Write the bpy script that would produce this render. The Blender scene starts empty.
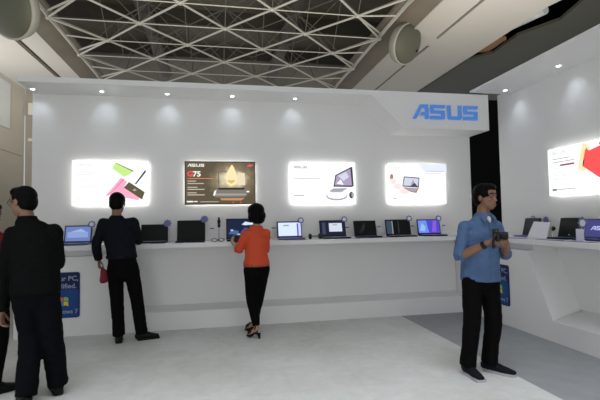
import bpy, bmesh, math, random
from mathutils import Vector, Matrix, noise
random.seed(7)
SC = bpy.context.scene
COL = SC.collection
R = math.radians
V = Vector

# ---------------------------------------------------------------- camera, world, light, exposure
PITCH, ROLL, YAW, FPX = .0459676, -.0169281, .187573, 431.444
fw = V((math.sin(YAW)*math.cos(PITCH), math.cos(YAW)*math.cos(PITCH), math.sin(PITCH)))
rt0 = V((math.cos(YAW), -math.sin(YAW), 0)); up0 = rt0.cross(fw)
rt = rt0*math.cos(ROLL) + up0*math.sin(ROLL); up = up0*math.cos(ROLL) - rt0*math.sin(ROLL)
cam = bpy.data.cameras.new('camera'); camo = bpy.data.objects.new('scene_camera', cam); COL.objects.link(camo)
m3 = Matrix((rt, up, -fw)).transposed(); camo.matrix_world = Matrix.Translation((0, 0, 1.42)) @ m3.to_4x4()
cam.sensor_width = 36; cam.lens = 36*FPX/600; cam.clip_end = 200; SC.camera = camo

w = bpy.data.worlds.new('world'); SC.world = w; w.use_nodes = True
w.node_tree.nodes['Background'].inputs[0].default_value = (.94, .97, 1.0, 1)
w.node_tree.nodes['Background'].inputs[1].default_value = .47
SC.view_settings.view_transform = 'Standard'; SC.view_settings.look = 'None'
SC.view_settings.exposure = 0; SC.view_settings.gamma = 1; SC.view_settings.use_curve_mapping = False

def light(name, kind, loc, to, energy, color=(1, 1, 1), size=1, size_y=None, spot=60, blend=.6, rad=.03):
    l = bpy.data.lights.new(name, kind); l.energy = energy; l.color = color
    if kind == 'AREA':
        l.shape = 'RECTANGLE'; l.size = size; l.size_y = size_y or size
    if kind == 'SPOT':
        l.spot_size = R(spot); l.spot_blend = blend; l.shadow_soft_size = rad
    o = bpy.data.objects.new(name, l); COL.objects.link(o); o.location = loc
    o.rotation_euler = (V(to)-V(loc)).to_track_quat('-Z', 'Y').to_euler(); return o
# added fill lights, none a known lamp, for the booth, floor and hall ceiling
light('fill_light', 'AREA', (.3, 1.2, 7.0), (.3, 1.2, 0), 105, (.93, .96, 1.0), 7, 2.6).data.spread = R(66)  # overhead fill added to lift the floor and its bounce under the canopy
light('fill_light', 'AREA', (-1, -5, 1.25), (.3, 6, 1.4), 150, (1.0, .985, .96), 12, 2.4)  # low panel added behind the camera to light the booth front
light('fill_light', 'AREA', (-7.5, 2.0, 1.7), (4.2, 4.6, 1.8), 105, (.90, .95, 1.0), 6, 3)  # side fill added at left, sharing the load of the frontal one
light('fill_uplight', 'AREA', (-9.0, 15.0, 4.6), (-8.2, 16, 7.4), 190, (1.0, .97, .92), 2.5, 6)  # unseen source added to brighten the left ceiling boards
light('fill_uplight', 'AREA', (7.6, 9.0, 3.8), (7.6, 12.5, 7.4), 140, (1.0, .94, .86), 3, 2)  # another added out of view to lift the right ceiling boards
light('fill_uplight', 'AREA', (0, 8.6, 3.6), (0, 11.5, 9), 270, (1.0, .96, .88), 9, 2)  # added behind the booth wall to light truss and roof
light('left_wall_fill', 'SPOT', (-2.7, 1.0, 4.6), (-5, 9.6, 3.4), 2000, (1.0, .96, .90), spot=30, blend=.7, rad=.5)  # spot added only to brighten the left wall
light('ceiling_slot_fill', 'SPOT', (11.2, 7.6, 7.62), (9.8, 11.2, 7.7), 90, (.95, .98, 1.0), spot=70, blend=.6, rad=.1)  # unseen spot added above the slot so its pale ducts show

# ---------------------------------------------------------------- materials
MATS = {}
def mat(name, col, rough=.6, metal=0, emit=0, noise_scale=0, noise_amt=.15, bump=0, spec=.5, bump_scale=None):
    if name in MATS: return MATS[name]
    m = bpy.data.materials.new(name); m.use_nodes = True; nt = m.node_tree; b = nt.nodes['Principled BSDF']
    c = (*col, 1); b.inputs['Base Color'].default_value = c; b.inputs['Roughness'].default_value = rough
    b.inputs['Metallic'].default_value = metal; b.inputs['Specular IOR Level'].default_value = spec
    if emit:
        b.inputs['Emission Color'].default_value = c; b.inputs['Emission Strength'].default_value = emit
        b.inputs['Base Color'].default_value = (col[0]*.2, col[1]*.2, col[2]*.2, 1)
    if noise_scale:
        tc = nt.nodes.new('ShaderNodeTexCoord'); n = nt.nodes.new('ShaderNodeTexNoise')
        n.inputs['Scale'].default_value = noise_scale; n.inputs['Detail'].default_value = 5
        nt.links.new(tc.outputs['Object'], n.inputs['Vector'])
        r = nt.nodes.new('ShaderNodeMix'); r.data_type = 'RGBA'
        r.inputs['A'].default_value = (*[x*(1-noise_amt) for x in col], 1)
        r.inputs['B'].default_value = (*[min(1, x*(1+noise_amt)) for x in col], 1)
        nt.links.new(n.outputs['Fac'], r.inputs['Factor'])
        nt.links.new(r.outputs['Result'], b.inputs['Emission Color' if emit else 'Base Color'])
    if bump:
        tc = nt.nodes.new('ShaderNodeTexCoord'); n = nt.nodes.new('ShaderNodeTexNoise')
        n.inputs['Scale'].default_value = bump_scale or noise_scale or 20
        nt.links.new(tc.outputs['Object'], n.inputs['Vector'])
        bp = nt.nodes.new('ShaderNodeBump'); bp.inputs['Strength'].default_value = bump; bp.inputs['Distance'].default_value = .02
        nt.links.new(n.outputs['Fac'], bp.inputs['Height']); nt.links.new(bp.outputs['Normal'], b.inputs['Normal'])
    MATS[name] = m; return m

def floor_material():
    m = mat('pale_stone_floor', (.66, .67, .67), .5, spec=.3); nt = m.node_tree; b = nt.nodes['Principled BSDF']
    tc = nt.nodes.new('ShaderNodeTexCoord')
    def nz(scale, detail=6, rough=.6):
        n = nt.nodes.new('ShaderNodeTexNoise'); n.inputs['Scale'].default_value = scale; n.inputs['Detail'].default_value = detail
        n.inputs['Roughness'].default_value = rough; nt.links.new(tc.outputs['Object'], n.inputs['Vector']); return n
    n1, n2 = nz(1.3), nz(9)
    br = nt.nodes.new('ShaderNodeTexBrick'); br.inputs['Scale'].default_value = 1; br.offset = 0
    br.inputs['Brick Width'].default_value = .6; br.inputs['Row Height'].default_value = .6; br.inputs['Mortar Size'].default_value = .004
    br.inputs['Color1'].default_value = (.68, .69, .69, 1); br.inputs['Color2'].default_value = (.665, .68, .68, 1)
    br.inputs['Mortar'].default_value = (.64, .65, .65, 1); nt.links.new(tc.outputs['Object'], br.inputs['Vector'])
    def ramp(n, a, b_, lo, hi):
        r = nt.nodes.new('ShaderNodeValToRGB'); r.color_ramp.elements[0].position = a; r.color_ramp.elements[1].position = b_
        r.color_ramp.elements[0].color = (lo, lo, lo*.97, 1); r.color_ramp.elements[1].color = (hi, hi, hi, 1)
        nt.links.new(n.outputs['Fac'], r.inputs['Fac']); return r
    r1 = ramp(n1, .35, .65, .88, 1.04); r2 = ramp(n2, .35, .7, .93, 1.03)
    last = br.outputs['Color']
    for r in (r1, r2):
        mx = nt.nodes.new('ShaderNodeMix'); mx.data_type = 'RGBA'; mx.blend_type = 'MULTIPLY'; mx.inputs['Factor'].default_value = 1
        nt.links.new(last, mx.inputs['A']); nt.links.new(r.outputs['Color'], mx.inputs['B']); last = mx.outputs['Result']
    nt.links.new(last, b.inputs['Base Color']); return m

WHITE = mat('white_painted_board', (.74, .74, .73), .55, noise_scale=1.5, noise_amt=.02)
WHITE2 = mat('white_laminate', (.74, .74, .74), .45)
GREYFLOOR = mat('grey_aisle_floor', (.31, .325, .34), .55, noise_scale=6, noise_amt=.16, spec=.3)
BEIGE = mat('beige_ceiling_board', (.56, .53, .475), .7, noise_scale=.5, noise_amt=.08)
BROWN = mat('brown_ceiling_cove', (.20, .17, .13), .75, noise_scale=.7, noise_amt=.35)
OLIVE = mat('dark_olive_ceiling', (.048, .046, .030), .6, noise_scale=.6, noise_amt=.25)
ROOF = mat('dark_brown_roof', (.17, .15, .115), .8, noise_scale=.35, noise_amt=.6)
DARKGAP = mat('dark_groove', (.03, .025, .02), .8)
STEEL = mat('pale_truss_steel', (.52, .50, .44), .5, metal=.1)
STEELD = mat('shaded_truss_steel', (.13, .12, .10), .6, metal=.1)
BLACKM = mat('black_backdrop', (.004, .004, .004), .9, spec=.1)
BLACKP = mat('black_plastic', (.007, .007, .008), .4, spec=.25)
LAMPW = mat('lamp_lens', (1, 1, .97), .4, emit=9)

# ---------------------------------------------------------------- helpers
def props(o, label=None, cat=None, group=None, kind=None):
    for k, v in (('label', label), ('category', cat), ('group', group), ('kind', kind)):
        if v: o[k] = v
    return o
def empty(name, label, cat, loc=(0, 0, 0), rz=0, group=None):
    o = bpy.data.objects.new(name, None); COL.objects.link(o); o.empty_display_size = .1
    o.location = loc; o.rotation_euler = (0, 0, rz); return props(o, label, cat, group)
def obj(name, bm, mats, parent=None, smooth=False, bevel=0, **kw):
    me = bpy.data.meshes.new(name)
    if isinstance(bm, bmesh.types.BMesh):
        bmesh.ops.recalc_face_normals(bm, faces=bm.faces) if kw.pop('recalc', True) else None
        bm.to_mesh(me); bm.free()
    else: me = bm
    for m in (mats if isinstance(mats, (list, tuple)) else [mats]): me.materials.append(m)
    if smooth:
        for p in me.polygons: p.use_smooth = True
    o = bpy.data.objects.new(name, me); COL.objects.link(o)
    if parent: o.parent = parent
    if bevel:
        b = o.modifiers.new('bevel', 'BEVEL'); b.width = bevel; b.segments = 2; b.limit_method = 'ANGLE'
    return props(o, **kw)
def box(bm, x0, x1, y0, y1, z0, z1, mi=0):
    vs = [bm.verts.new((x, y, z)) for z in (z0, z1) for y in (y0, y1) for x in (x0, x1)]
    for f in ((0, 2, 3, 1), (4, 5, 7, 6), (0, 1, 5, 4), (2, 6, 7, 3), (0, 4, 6, 2), (1, 3, 7, 5)):
        bm.faces.new([vs[i] for i in f]).material_index = mi
    return vs
def bx(*a):
    bm = bmesh.new(); box(bm, *a); return bm
def prism(poly, axis, a0, a1, bm=None, mi=0):
    """poly: 2D points; axis 'y': (x,z) along y; 'x': (y,z) along x; 'z': (x,y) along z"""
    bm = bm or bmesh.new()
    def P(p, a): return {'y': (p[0], a, p[1]), 'x': (a, p[0], p[1]), 'z': (p[0], p[1], a)}[axis]
    A = [bm.verts.new(P(p, a0)) for p in poly]; B = [bm.verts.new(P(p, a1)) for p in poly]
    n = len(poly); bm.faces.new(A).material_index = mi; bm.faces.new(B[::-1]).material_index = mi
    for i in range(n): bm.faces.new((A[i], A[(i+1) % n], B[(i+1) % n], B[i])).material_index = mi
    return bm
def bar(bm, a, b, r, seg=6, r2=None):
    a, b = V(a), V(b); d = (b-a).normalized(); s = d.cross(V((0, 0, 1)) if abs(d.z) < .9 else V((1, 0, 0))).normalized(); t = s.cross(d)
    r2 = r if r2 is None else r2
    A = [bm.verts.new(a+(s*math.cos(k)+t*math.sin(k))*r) for k in [2*math.pi*i/seg for i in range(seg)]]
    B = [bm.verts.new(b+(s*math.cos(k)+t*math.sin(k))*r2) for k in [2*math.pi*i/seg for i in range(seg)]]
    bm.faces.new(A[::-1]); bm.faces.new(B)
    for i in range(seg): bm.faces.new((A[i], A[(i+1) % seg], B[(i+1) % seg], B[i]))
    return bm
def ball(bm, c, r, u=12, v=8, M=None):
    r = r if isinstance(r, (tuple, list)) else (r, r, r)
    g = bmesh.ops.create_uvsphere(bm, u_segments=u, v_segments=v, radius=1)
    for x in g['verts']:
        p = V((x.co.x*r[0], x.co.y*r[1], x.co.z*r[2]))
        if M: p = M @ p
        x.co = p+V(c)
    return bm
def lathe(bm, prof, c=(0, 0, 0), seg=24, M=None):
    rings = []
    for r_, z in prof:
        ring = []
        for i in range(seg):
            a = 2*math.pi*i/seg; p = V((r_*math.cos(a), r_*math.sin(a), z))
            ring.append(bm.verts.new((M @ p if M else p)+V(c)))
        rings.append(ring)
    for A, B in zip(rings, rings[1:]):
        for i in range(seg): bm.faces.new((A[i], A[(i+1) % seg], B[(i+1) % seg], B[i]))
    bm.faces.new(rings[0][::-1]); bm.faces.new(rings[-1]); return bm

# ================================================================ SETTING
obj('floor', bx(-9, 2.6, -6, 24, -.1, 0), floor_material(), kind='structure')
o = obj('floor', bx(2.6, 12, -6, 24, -.1, 0), GREYFLOOR, kind='structure')
obj('wall_back', bx(-2.5, 4.1, 6.45, 6.6, 0, 3.29), WHITE, kind='structure')
obj('wall_right', bx(4.25, 4.4, 1.2, 5.9, 0, 3.285), WHITE, kind='structure')
LW = mat('beige_cladding_panel', (.50, .465, .40), .5, noise_scale=.6, noise_amt=.06)
bm = bmesh.new(); box(bm, -5.15, -5.0, 3, 12.4, 0, 3.175); box(bm, -5.15, -5.0, 3, 12.4, 3.20, 5.0); box(bm, -5.14, -5.02, 3, 12.39, 3.17, 3.21)
obj('wall_left', bm, LW, kind='structure')
obj('trim_10', bx(-4.999, -4.97, 8, 11.55, 3.75, 4.85), mat('pale_wall_pane', (.62, .64, .64), .35), kind='structure')
GP = mat('smoked_glass_panel', (.24, .22, .185), .25, noise_scale=.8, noise_amt=.3)
bm = bx(-4.98, -2.2, 12.42, 12.5, 0, 5.0)
obj('trim_6', bm, GP, kind='structure')
bm = bmesh.new()
box(bm, -4.9, -2.3, 12.36, 12.42, 4.30, 4.62); box(bm, -4.9, -2.3, 12.38, 12.42, 3.60, 3.68)  # upper pale slab put in for the bright reflection on the glass
obj('trim_7', bm, LW, kind='structure')
obj('wall_far', bx(4.1, 7.5, 6.62, 6.7, 0, 3.43), BLACKM, kind='structure')
# canopy above the back wall, with the deep sign panel at its right end
obj('trim_1', prism([(-2.47, 3.22), (2.21, 3.22), (2.70, 2.74), (4.09, 2.74), (4.09, 3.29), (-2.47, 3.29)], 'y', 5.9, 6.449), WHITE, kind='structure')
obj('trim_2', bx(3.59, 4.249, 1.2, 5.60, 3.215, 3.24), WHITE, kind='structure')

# ---- hall ceiling: boards, coves, grooves
ZC = 7.42
obj('ceiling', bx(-6.27, -5.55, 2, 26, ZC, ZC+.1), BEIGE, kind='structure')
obj('ceiling', bx(-12, -6.48, 2, 26, ZC, ZC+.1), BEIGE, kind='structure')
obj('trim_9', bx(-6.405, -6.375, 2, 26, ZC-.01, ZC+.05), BROWN, kind='structure')
obj('trim_3', bx(-6.48, -6.27, 2, 26, ZC+.06, ZC+.16), BROWN, kind='structure')
obj('ceiling', prism([(-5.55, ZC), (-4.85, ZC+.35), (-4.85, ZC+.45), (-5.55, ZC+.1)], 'y', 2, 26), BROWN, kind='structure')
obj('ceiling', prism([(6.2, ZC), (5.3, ZC+.35), (5.3, ZC+.45), (6.2, ZC+.1)], 'y', 2, 26), BROWN, kind='structure')
obj('ceiling', bx(6.2, 7.2, 2, 26, ZC, ZC+.1), BEIGE, kind='structure')
obj('ceiling', bx(7.32, 9.35, 2, 26, ZC, ZC+.1), BEIGE, kind='structure')
obj('ceiling', bx(7.2, 7.32, 13.2, 13.7, ZC, ZC+.1), BEIGE, kind='structure')
obj('trim_4', bx(7.2, 7.32, 2, 26, ZC+.1, ZC+.2), DARKGAP, kind='structure')
obj('trim_5', bx(6.14, 6.2, 2, 26, ZC-.03, ZC+.1), BEIGE, kind='structure')
obj('ceiling', prism([(9.35, 26), (9.35, 14.6), (9.9, 13.9), (9.75, 12.4), (10.3, 11.2), (9.9, 9.6), (10.2, 2), (26, 2), (26, 26)], 'z', ZC-.05, ZC+.05), OLIVE, kind='structure')
obj('trim_8', bx(12.2, 12.35, 2, 26, ZC-.25, ZC-.05), OLIVE, kind='structure')
obj('ceiling', bx(9.36, 26, 2, 30, ZC+.85, ZC+.95), BLACKM, kind='structure')  # black sheet above the slot; darkness of the void put into its colour
obj('ceiling', bx(-7, 8.9, 2, 32, 10.6, 10.7), ROOF, kind='structure')
PALE = mat('pale_foil_duct', (.62, .64, .63), .5, noise_scale=5, noise_amt=.3)
for i, (a, b, l) in enumerate((((9.55, 12.6, 7.8), (9.9, 11.3, 7.75), 'pale crumpled foil duct showing in the ceiling slot, nearer the booth'),
                               ((9.6, 11.0, 7.82), (10.1, 9.3, 7.8), 'pale crumpled foil duct showing in the ceiling slot, nearest the frame top'))):
    bm = bmesh.new(); bar(bm, a, b, .2, 10, .16)
    mid = V(a).lerp(V(b), .5); bar(bm, mid+V((-.2, .3, .1)), mid+V((.3, -.3, .05)), .06, 8)
    obj('foil_duct', bm, PALE, label=l, cat='duct', group='foil ducts in the ceiling slot')
t = empty('wood_block', 'brown board hanging in the dark ceiling slot right of the beige panels', 'board', (9.6, 13.6, 7.5))
bm = prism([(-.22, -.55), (.2, -.6), (.25, .5), (-.1, .6), (-.25, .1)], 'z', 0, .12)
obj('board', bm, mat('brown_board', (.25, .14, .07), .7), t)

# ---- space frame roof truss
tr = empty('roof_truss', 'pale steel space frame of crossing tubes under the dark roof above the booth', 'roof truss', (0, 0, ZC))
UZ = 1.35
def mb(a, b, r, seg=6): return bar(bmesh.new(), a, b, r, seg)
DX, DY = 1.27, 1.44
nodes = {}
for j in range(-1, 6):
    y = 11.96+j*DY
    for i in range(-4, 4):
        x = (-.98+i*2*DX) if j % 2 == 0 else (.24+i*2*DX+.02)
        if -4.95 < x < 5.6: nodes[(round(2*i+(0 if j % 2 == 0 else 1)), j)] = V((x, y, 0))
upper = {}
for (i, j), p in nodes.items():
    for s in (-1, 1):
        k = (i+s, j)
        if k not in upper and k not in nodes:
            q = V((p.x+s*DX, p.y, UZ))
            if -4.6 < q.x < 5.3: upper[k] = q
members = {'bottom_chord': [], 'tie_rod': [], 'web_strut': [], 'top_chord': []}
for (i, j), p in nodes.items():
    for di in (-1, 1):
        q = nodes.get((i+di, j+1))
        if q: members['bottom_chord'].append((p, q, .032))
    q = nodes.get((i+2, j))
    if q: members['tie_rod'].append((p, q, .018))
for (i, j), p in upper.items():
    for k in ((i-1, j), (i+1, j), (i, j-1), (i, j+1)):
        if k in nodes: members['web_strut'].append((nodes[k], p, .014))
    for di in (-1, 1):
        q = upper.get((i+di, j+1))
        if q: members['top_chord'].append((p, q, .024))
edgeL = [p for (i, j), p in nodes.items() if p.x < -3.5]; edgeR = [p for (i, j), p in nodes.items() if p.x > 3.9]
for p in edgeL: members['tie_rod'].append((p, V((-4.85, p.y, .1)), .028))
for p in edgeR: members['tie_rod'].append((p, V((5.35, p.y, .1)), .028))
for p in edgeL:
    for s in (-1, 1): members['bottom_chord'].append((p, V((-4.85, p.y+s*DY*.9, .1)), .032))
for p in edgeR:
    for s in (-1, 1): members['bottom_chord'].append((p, V((5.35, p.y+s*DY*.9, .1)), .032))
for name, L in members.items():
    L.sort(key=lambda t: t[0].y)
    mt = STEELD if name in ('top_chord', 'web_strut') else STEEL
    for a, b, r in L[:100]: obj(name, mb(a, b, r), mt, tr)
    if len(L) > 100:
        bm = bmesh.new()
        for a, b, r in L[100:]: bar(bm, a, b, r)
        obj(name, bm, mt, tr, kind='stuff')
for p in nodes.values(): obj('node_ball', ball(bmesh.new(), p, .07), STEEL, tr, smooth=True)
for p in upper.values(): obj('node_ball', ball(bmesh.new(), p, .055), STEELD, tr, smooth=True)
obj('edge_rail', mb((-4.85, 8, .1), (-4.85, 24, .1), .06), STEEL, tr)
obj('edge_rail', mb((5.35, 8, .1), (5.35, 24, .1), .06), STEEL, tr)
# deep roof beams and ducts above the truss
DUCT = mat('dull_roof_duct', (.075, .066, .052), .7, noise_scale=1, noise_amt=.3)
for k, (y, l) in enumerate(((11.3, 'dark roof beam above the truss, nearest the viewer'), (15.0, 'dark roof beam above the truss, second from the viewer'), (18.8, 'dark roof beam above the truss, third from the viewer'), (22.6, 'dark roof beam above the truss, farthest from the viewer'))):
    t = empty('roof_beam', l, 'beam', (0, y, 9.9), 0, 'roof beams above the truss')
    obj('web', bx(-7, 8.8, -.02, .02, 0, .7), DUCT, t); obj('flange', bx(-7, 8.8, -.13, .13, -.03, 0), DUCT, t)
t = empty('air_duct', 'dull round air duct running under the roof at left', 'duct', (-2.7, 0, 9.5))
bm = bmesh.new(); bar(bm, (0, 9, 0), (0, 24, 0), .27, 16); obj('pipe', bm, DUCT, t, smooth=True)
for y in (10.5, 12.5, 14.5, 16.5, 18.5): obj('joint_ring', bar(bmesh.new(), (0, y, 0), (0, y+.08, 0), .30, 16), DUCT, t)
t = empty('air_duct', 'dull round air duct running under the roof at right, with a junction box', 'duct', (3.0, 0, 9.5))
bm = bmesh.new(); bar(bm, (0, 9, 0), (0, 24, 0), .27, 16); obj('pipe', bm, DUCT, t, smooth=True)
for y in (10.5, 12.5, 14.5, 16.5, 18.5): obj('joint_ring', bar(bmesh.new(), (0, y, 0), (0, y+.08, 0), .30, 16), DUCT, t)
obj('junction_box', bx(-.5, .5, 12.9, 13.9, -.6, -.24), DUCT, t, bevel=.03)

# ---- round fittings hanging at the cove boards
FIT = mat('olive_fitting_face', (.085, .087, .058), .6); RIM = mat('pale_fitting_rim', (.34, .33, .28), .6)
def fitting(c, s, label, n):
    t = empty('ceiling_speaker', label, 'ceiling speaker', c, 0, 'round speakers on the ceiling coves')
    M = V(n).to_track_quat('-Z', 'Y').to_matrix()
    bm = lathe(bmesh.new(), [(.50*s, .26), (.62*s, .20), (.66*s, 0), (.655*s, -.05), (.62*s, -.06)], (0, 0, 0), 32, M); obj('housing', bm, RIM, t, smooth=True)
    bm = ball(bmesh.new(), M @ V((0, 0, -.04)), (.625*s, .625*s, .16*s), 28, 12, M); obj('grille', bm, FIT, t, smooth=True)
    obj('knob', ball(bmesh.new(), M @ V((.40*s*(1 if n[0] < 0 else -1), -.1, -.17)), .05), DARKGAP, t)
    obj('bracket', bx(-.05, .05, -.05, .05, .2, .62), RIM, t)
fitting((6.0, 12.75, 7.02), 1.0, 'olive round speaker under the right ceiling cove, above the sign', (.45, -.75, -.40))
fitting((-5.15, 11.75, 6.95), 1.3, 'olive round speaker at the left ceiling cove, top left corner', (-.45, -.75, -.40))

# ---- counters
cb = empty('display_counter', 'long white display counter base along the back wall with a sloping recess', 'counter', (0, 0, 0))
obj('front_panel', prism([(-2.5, 0), (-1.06, 0), (-1.06, .235), (-1.30, 1.0), (-2.5, 1.0)], 'y', 5.97, 6.449), WHITE2, cb)
obj('plinth', prism([(5.97, 0), (5.97, .232), (5.975, .238), (6.3, .27), (6.449, .27), (6.449, 0)], 'x', -1.06, 3.685), WHITE2, cb)
obj('recess_panel', bx(-1.30, 3.685, 6.3, 6.449, .27, 1.079), WHITE2, cb)
obj('neck', bx(-2.48, -1.30, 6.06, 6.449, 1.0, 1.079), WHITE2, cb)
obj('worktop', bx(-2.5, 3.618, 5.87, 6.449, 1.08, 1.14), WHITE2, bevel=.004, label='long white worktop of the back counter under the row of laptops', cat='worktop')
cb = empty('display_counter', 'white display counter base on the right with a slanted recess and reveal', 'counter', (0, 0, 0))
obj('front_panel', prism([(6.449, 0), (4.30, 0), (4.30, .235), (4.67, 1.0), (6.449, 1.0)], 'x', 3.69, 4.249), WHITE2, cb)
obj('plinth', prism([(3.69, 0), (3.69, .232), (3.695, .238), (4.1, .33), (4.249, .33), (4.249, 0)], 'y', 1.2, 4.30), WHITE2, cb)
obj('recess_panel', bx(4.1, 4.249, 1.2, 4.66, .33, 1.079), WHITE2, cb)
obj('neck', bx(3.78, 4.249, 4.67, 6.449, 1.0, 1.079), WHITE2, cb)
obj('worktop', bx(3.622, 4.249, 1.2, 6.449, 1.08, 1.14), WHITE2, bevel=.004, label='white worktop of the right counter ending at the frame edge', cat='worktop')

# ---- downlights
def downlight(x, y, z, label, toward, e=1.8):
    t = empty('downlight', label, 'downlight', (x, y, z), 0, 'small recessed downlights of the booth')
    obj('trim_ring', lathe(bmesh.new(), [(.045, .0), (.045, -.006), (.032, -.008), (.032, -.001)], (0, 0, 0), 20), WHITE2, t)
    obj('lamp', lathe(bmesh.new(), [(.021, -.002), (.021, -.010), (.012, -.013)], (0, 0, 0), 16), LAMPW, t)
    light('downlight_beam', 'SPOT', (x, y, z-.03), toward, e, (.78, .88, 1.0), spot=76, blend=1, rad=.03)
names = ['leftmost downlight under the canopy, at its left end', 'downlight under the canopy above the tablet poster', 'downlight under the canopy between the first two posters',
         'downlight under the canopy above the dark poster', 'downlight under the canopy above the computer poster']
for k, x in enumerate((-2.41, -1.55, -.69, .21, 1.13)): downlight(x, 6.21, 3.219, names[k], (x, 6.45, 2.93))
rn = ['farther of the two downlights under the right canopy', 'nearer of the two downlights under the right canopy', 'downlight of the right canopy beyond the frame edge']
for k, y in enumerate((5.40, 4.42)): downlight(4.02, y, 3.214, rn[k], (4.25, y, 2.8), 2.8)
light('downlight_beam', 'SPOT', (4.02, 3.44, 3.18), (4.25, 3.44, 2.8), 2.8, (.78, .88, 1.0), spot=76, blend=1, rad=.03)

# ================================================================ WRITING AND PRINTS
def text_loops(s, size, bold=.0, shear=0):
    cu = bpy.data.curves.new('t', 'FONT'); cu.body = s; cu.size = size; cu.shear = shear; cu.offset = bold; cu.resolution_u = 3
    o = bpy.data.objects.new('t', cu); COL.objects.link(o)
    dg = bpy.context.evaluated_depsgraph_get(); me = bpy.data.meshes.new_from_object(o.evaluated_get(dg))
    vs = [v.co.copy() for v in me.vertices]; fs = [tuple(p.vertices) for p in me.polygons]
    bpy.data.objects.remove(o); bpy.data.curves.remove(cu); bpy.data.meshes.remove(me); return vs, fs
class Print:
    """flat artwork in local x (right), z (up), facing -y; w,h size, origin at lower left"""
    def __init__(s, w, h): s.bm = bmesh.new(); s.mats = []; s.lv = 0; s.xa, s.xb = 1, 0; s.w = w; s.h = h
    def mi(s, m):
        if m not in s.mats: s.mats.append(m)
        return s.mats.index(m)
    def poly(s, pts, m, lift=True):
        if lift: s.lv += 1
        f = s.bm.faces.new([s.bm.verts.new((x*s.xa+s.xb, -.0004*s.lv, z)) for x, z in pts]); f.normal_update()
        if f.normal.y > 0: f.normal_flip()
        f.material_index = s.mi(m)
    def rect(s, x0, z0, x1, z1, m): s.poly([(x0, z0), (x1, z0), (x1, z1), (x0, z1)], m)
    def disc(s, x, z, rx, rz, m, n=24): s.poly([(x+rx*math.cos(2*math.pi*i/n), z+rz*math.sin(2*math.pi*i/n)) for i in range(n)], m)
    def text(s, t, x, z, size, m, bold=0, shear=0, sx=1):
        s.lv += 1; vs, fs = text_loops(t, size, bold, shear); nv = [s.bm.verts.new((x+v.x*sx, -.0004*s.lv, z+v.y)) for v in vs]
        for f in fs:
            try:
                q = s.bm.faces.new([nv[i] for i in f]); q.normal_update()
                if q.normal.y > 0: q.normal_flip()
                q.material_index = s.mi(m)
            except ValueError: pass
    def logo(s, x, z, h, m):
        for L in asus_letters():
            for poly in L: s.poly([(x+px*h, z+pz*h) for px, pz in poly], m, False)
        s.lv += 1
    def done(s, name, parent, **kw): return obj(name, s.bm, s.mats, parent, recalc=False, **kw)

def asus_letters():
    """four letters, height 1, each a list of polygons; slanted geometric capitals"""
    t = .22
    A = [[(0, 0), (.30, 0), (.92, 1), (.66, 1)], [(.66, 1), (.74, .78), (1.28, .78), (1.36, 1)], [(1.06, .0), (1.34, 0), (1.36, .78), (1.08, .78)], [(.62, .24), (1.06, .24), (1.06, .46), (.76, .46)]]
    S = lambda x: [[(x+.02, 1), (x, .78), (x+1.22, .78), (x+1.26, 1)], [(x, .78), (x+.02, .40), (x+.30, .40), (x+.28, .78)], [(x+.02, .60), (x+.02, .40), (x+1.22, .40), (x+1.22, .60)],
                   [(x+.96, .44), (x+.94, .2), (x+1.22, .2), (x+1.22, .44)], [(x-.04, .22), (x-.04, 0), (x+1.18, 0), (x+1.22, .22)]]
    U = lambda x: [[(x, 1), (x+.02, .12), (x+.30, .12), (x+.28, 1)], [(x+.02, .22), (x+.12, 0), (x+1.12, 0), (x+1.22, .22)], [(x+.94, 1), (x+.94, .12), (x+1.22, .12), (x+1.22, 1)]]
    return [A, S(1.52), U(2.98), S(4.40)]
LOGOB = mat('blue_sign_letter', (.10, .29, .80), .3, emit=.5)
sg = empty('logo_sign', 'blue lettered logo sign on the deep white canopy panel', 'sign', (2.83, 5.9, 2.885))
for L, nm in zip(asus_letters(), 'ASUS'):
    bm = bmesh.new()
    for q, poly in enumerate(L): prism([(px*.188, pz*.215) for px, pz in poly], 'y', -.03-.0006*q, -.001, bm)
    obj('letter', bm, LOGOB, sg, label='blue capital letter '+nm)

def em(name, c, e=1.0): return mat(name, c, .6, emit=e, spec=.1)
PW = em('print_white', (.97, .98, 1.0), 1.05); PINK = em('print_pink', (.80, .10, .32), 1); PLPINK = em('print_pale_pink', (.95, .42, .58), 1)
GREEN = em('print_lime', (.56, .82, .26), 1); PGREY = em('print_grey', (.06, .06, .07), 1); PLG = em('print_light_grey', (.36, .38, .42), 1)
POL = em('print_olive', (.11, .10, .05), 1); PLILAC = em('print_lilac', (.42, .34, .52), 1); PRED = em('print_red', (.90, .09, .09), 1.1); PCREAM = em('print_cream', (.95, .78, .45), 1)
PMIST = em('print_mist', (.62, .66, .78), 1); PBLUE = em('print_pale_blue', (.76, .82, .98), 1); PBROWN = em('print_rust', (.40, .22, .18), 1); PSIL = em('print_silver', (.42, .41, .42), 1)
HALO = mat('poster_edge_light', (1, .99, .95), .5, emit=14)
BODY = mat('poster_case', (.7, .7, .7), .5)
def poster(label, loc, rz, w, h, art, bg, halo=1, border=None):
    t = empty('lightbox_poster', label, 'poster', loc, rz, 'backlit posters on the booth walls')
    obj('case', bx(.02, w-.02, -.05, -.02, .02, h-.02), BODY, t)
    bm = bmesh.new(); e = .03
    box(bm, e, w-e, -.019, -.004, e, e+.012); box(bm, e, w-e, -.019, -.004, h-e-.012, h-e)
    box(bm, e, e+.012, -.019, -.004, e+.012, h-e-.012); box(bm, w-e-.012, w-e, -.019, -.004, e+.012, h-e-.012)
    obj('edge_light', bm, HALO, t)
    p = Print(w, h); p.bm.free(); p.bm = bx(0, w, 0, .008, 0, h); p.mats = [bg]
    art(p); o = p.done('printed_panel', t); o.location = (0, -.06, 0)
    return t
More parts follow.
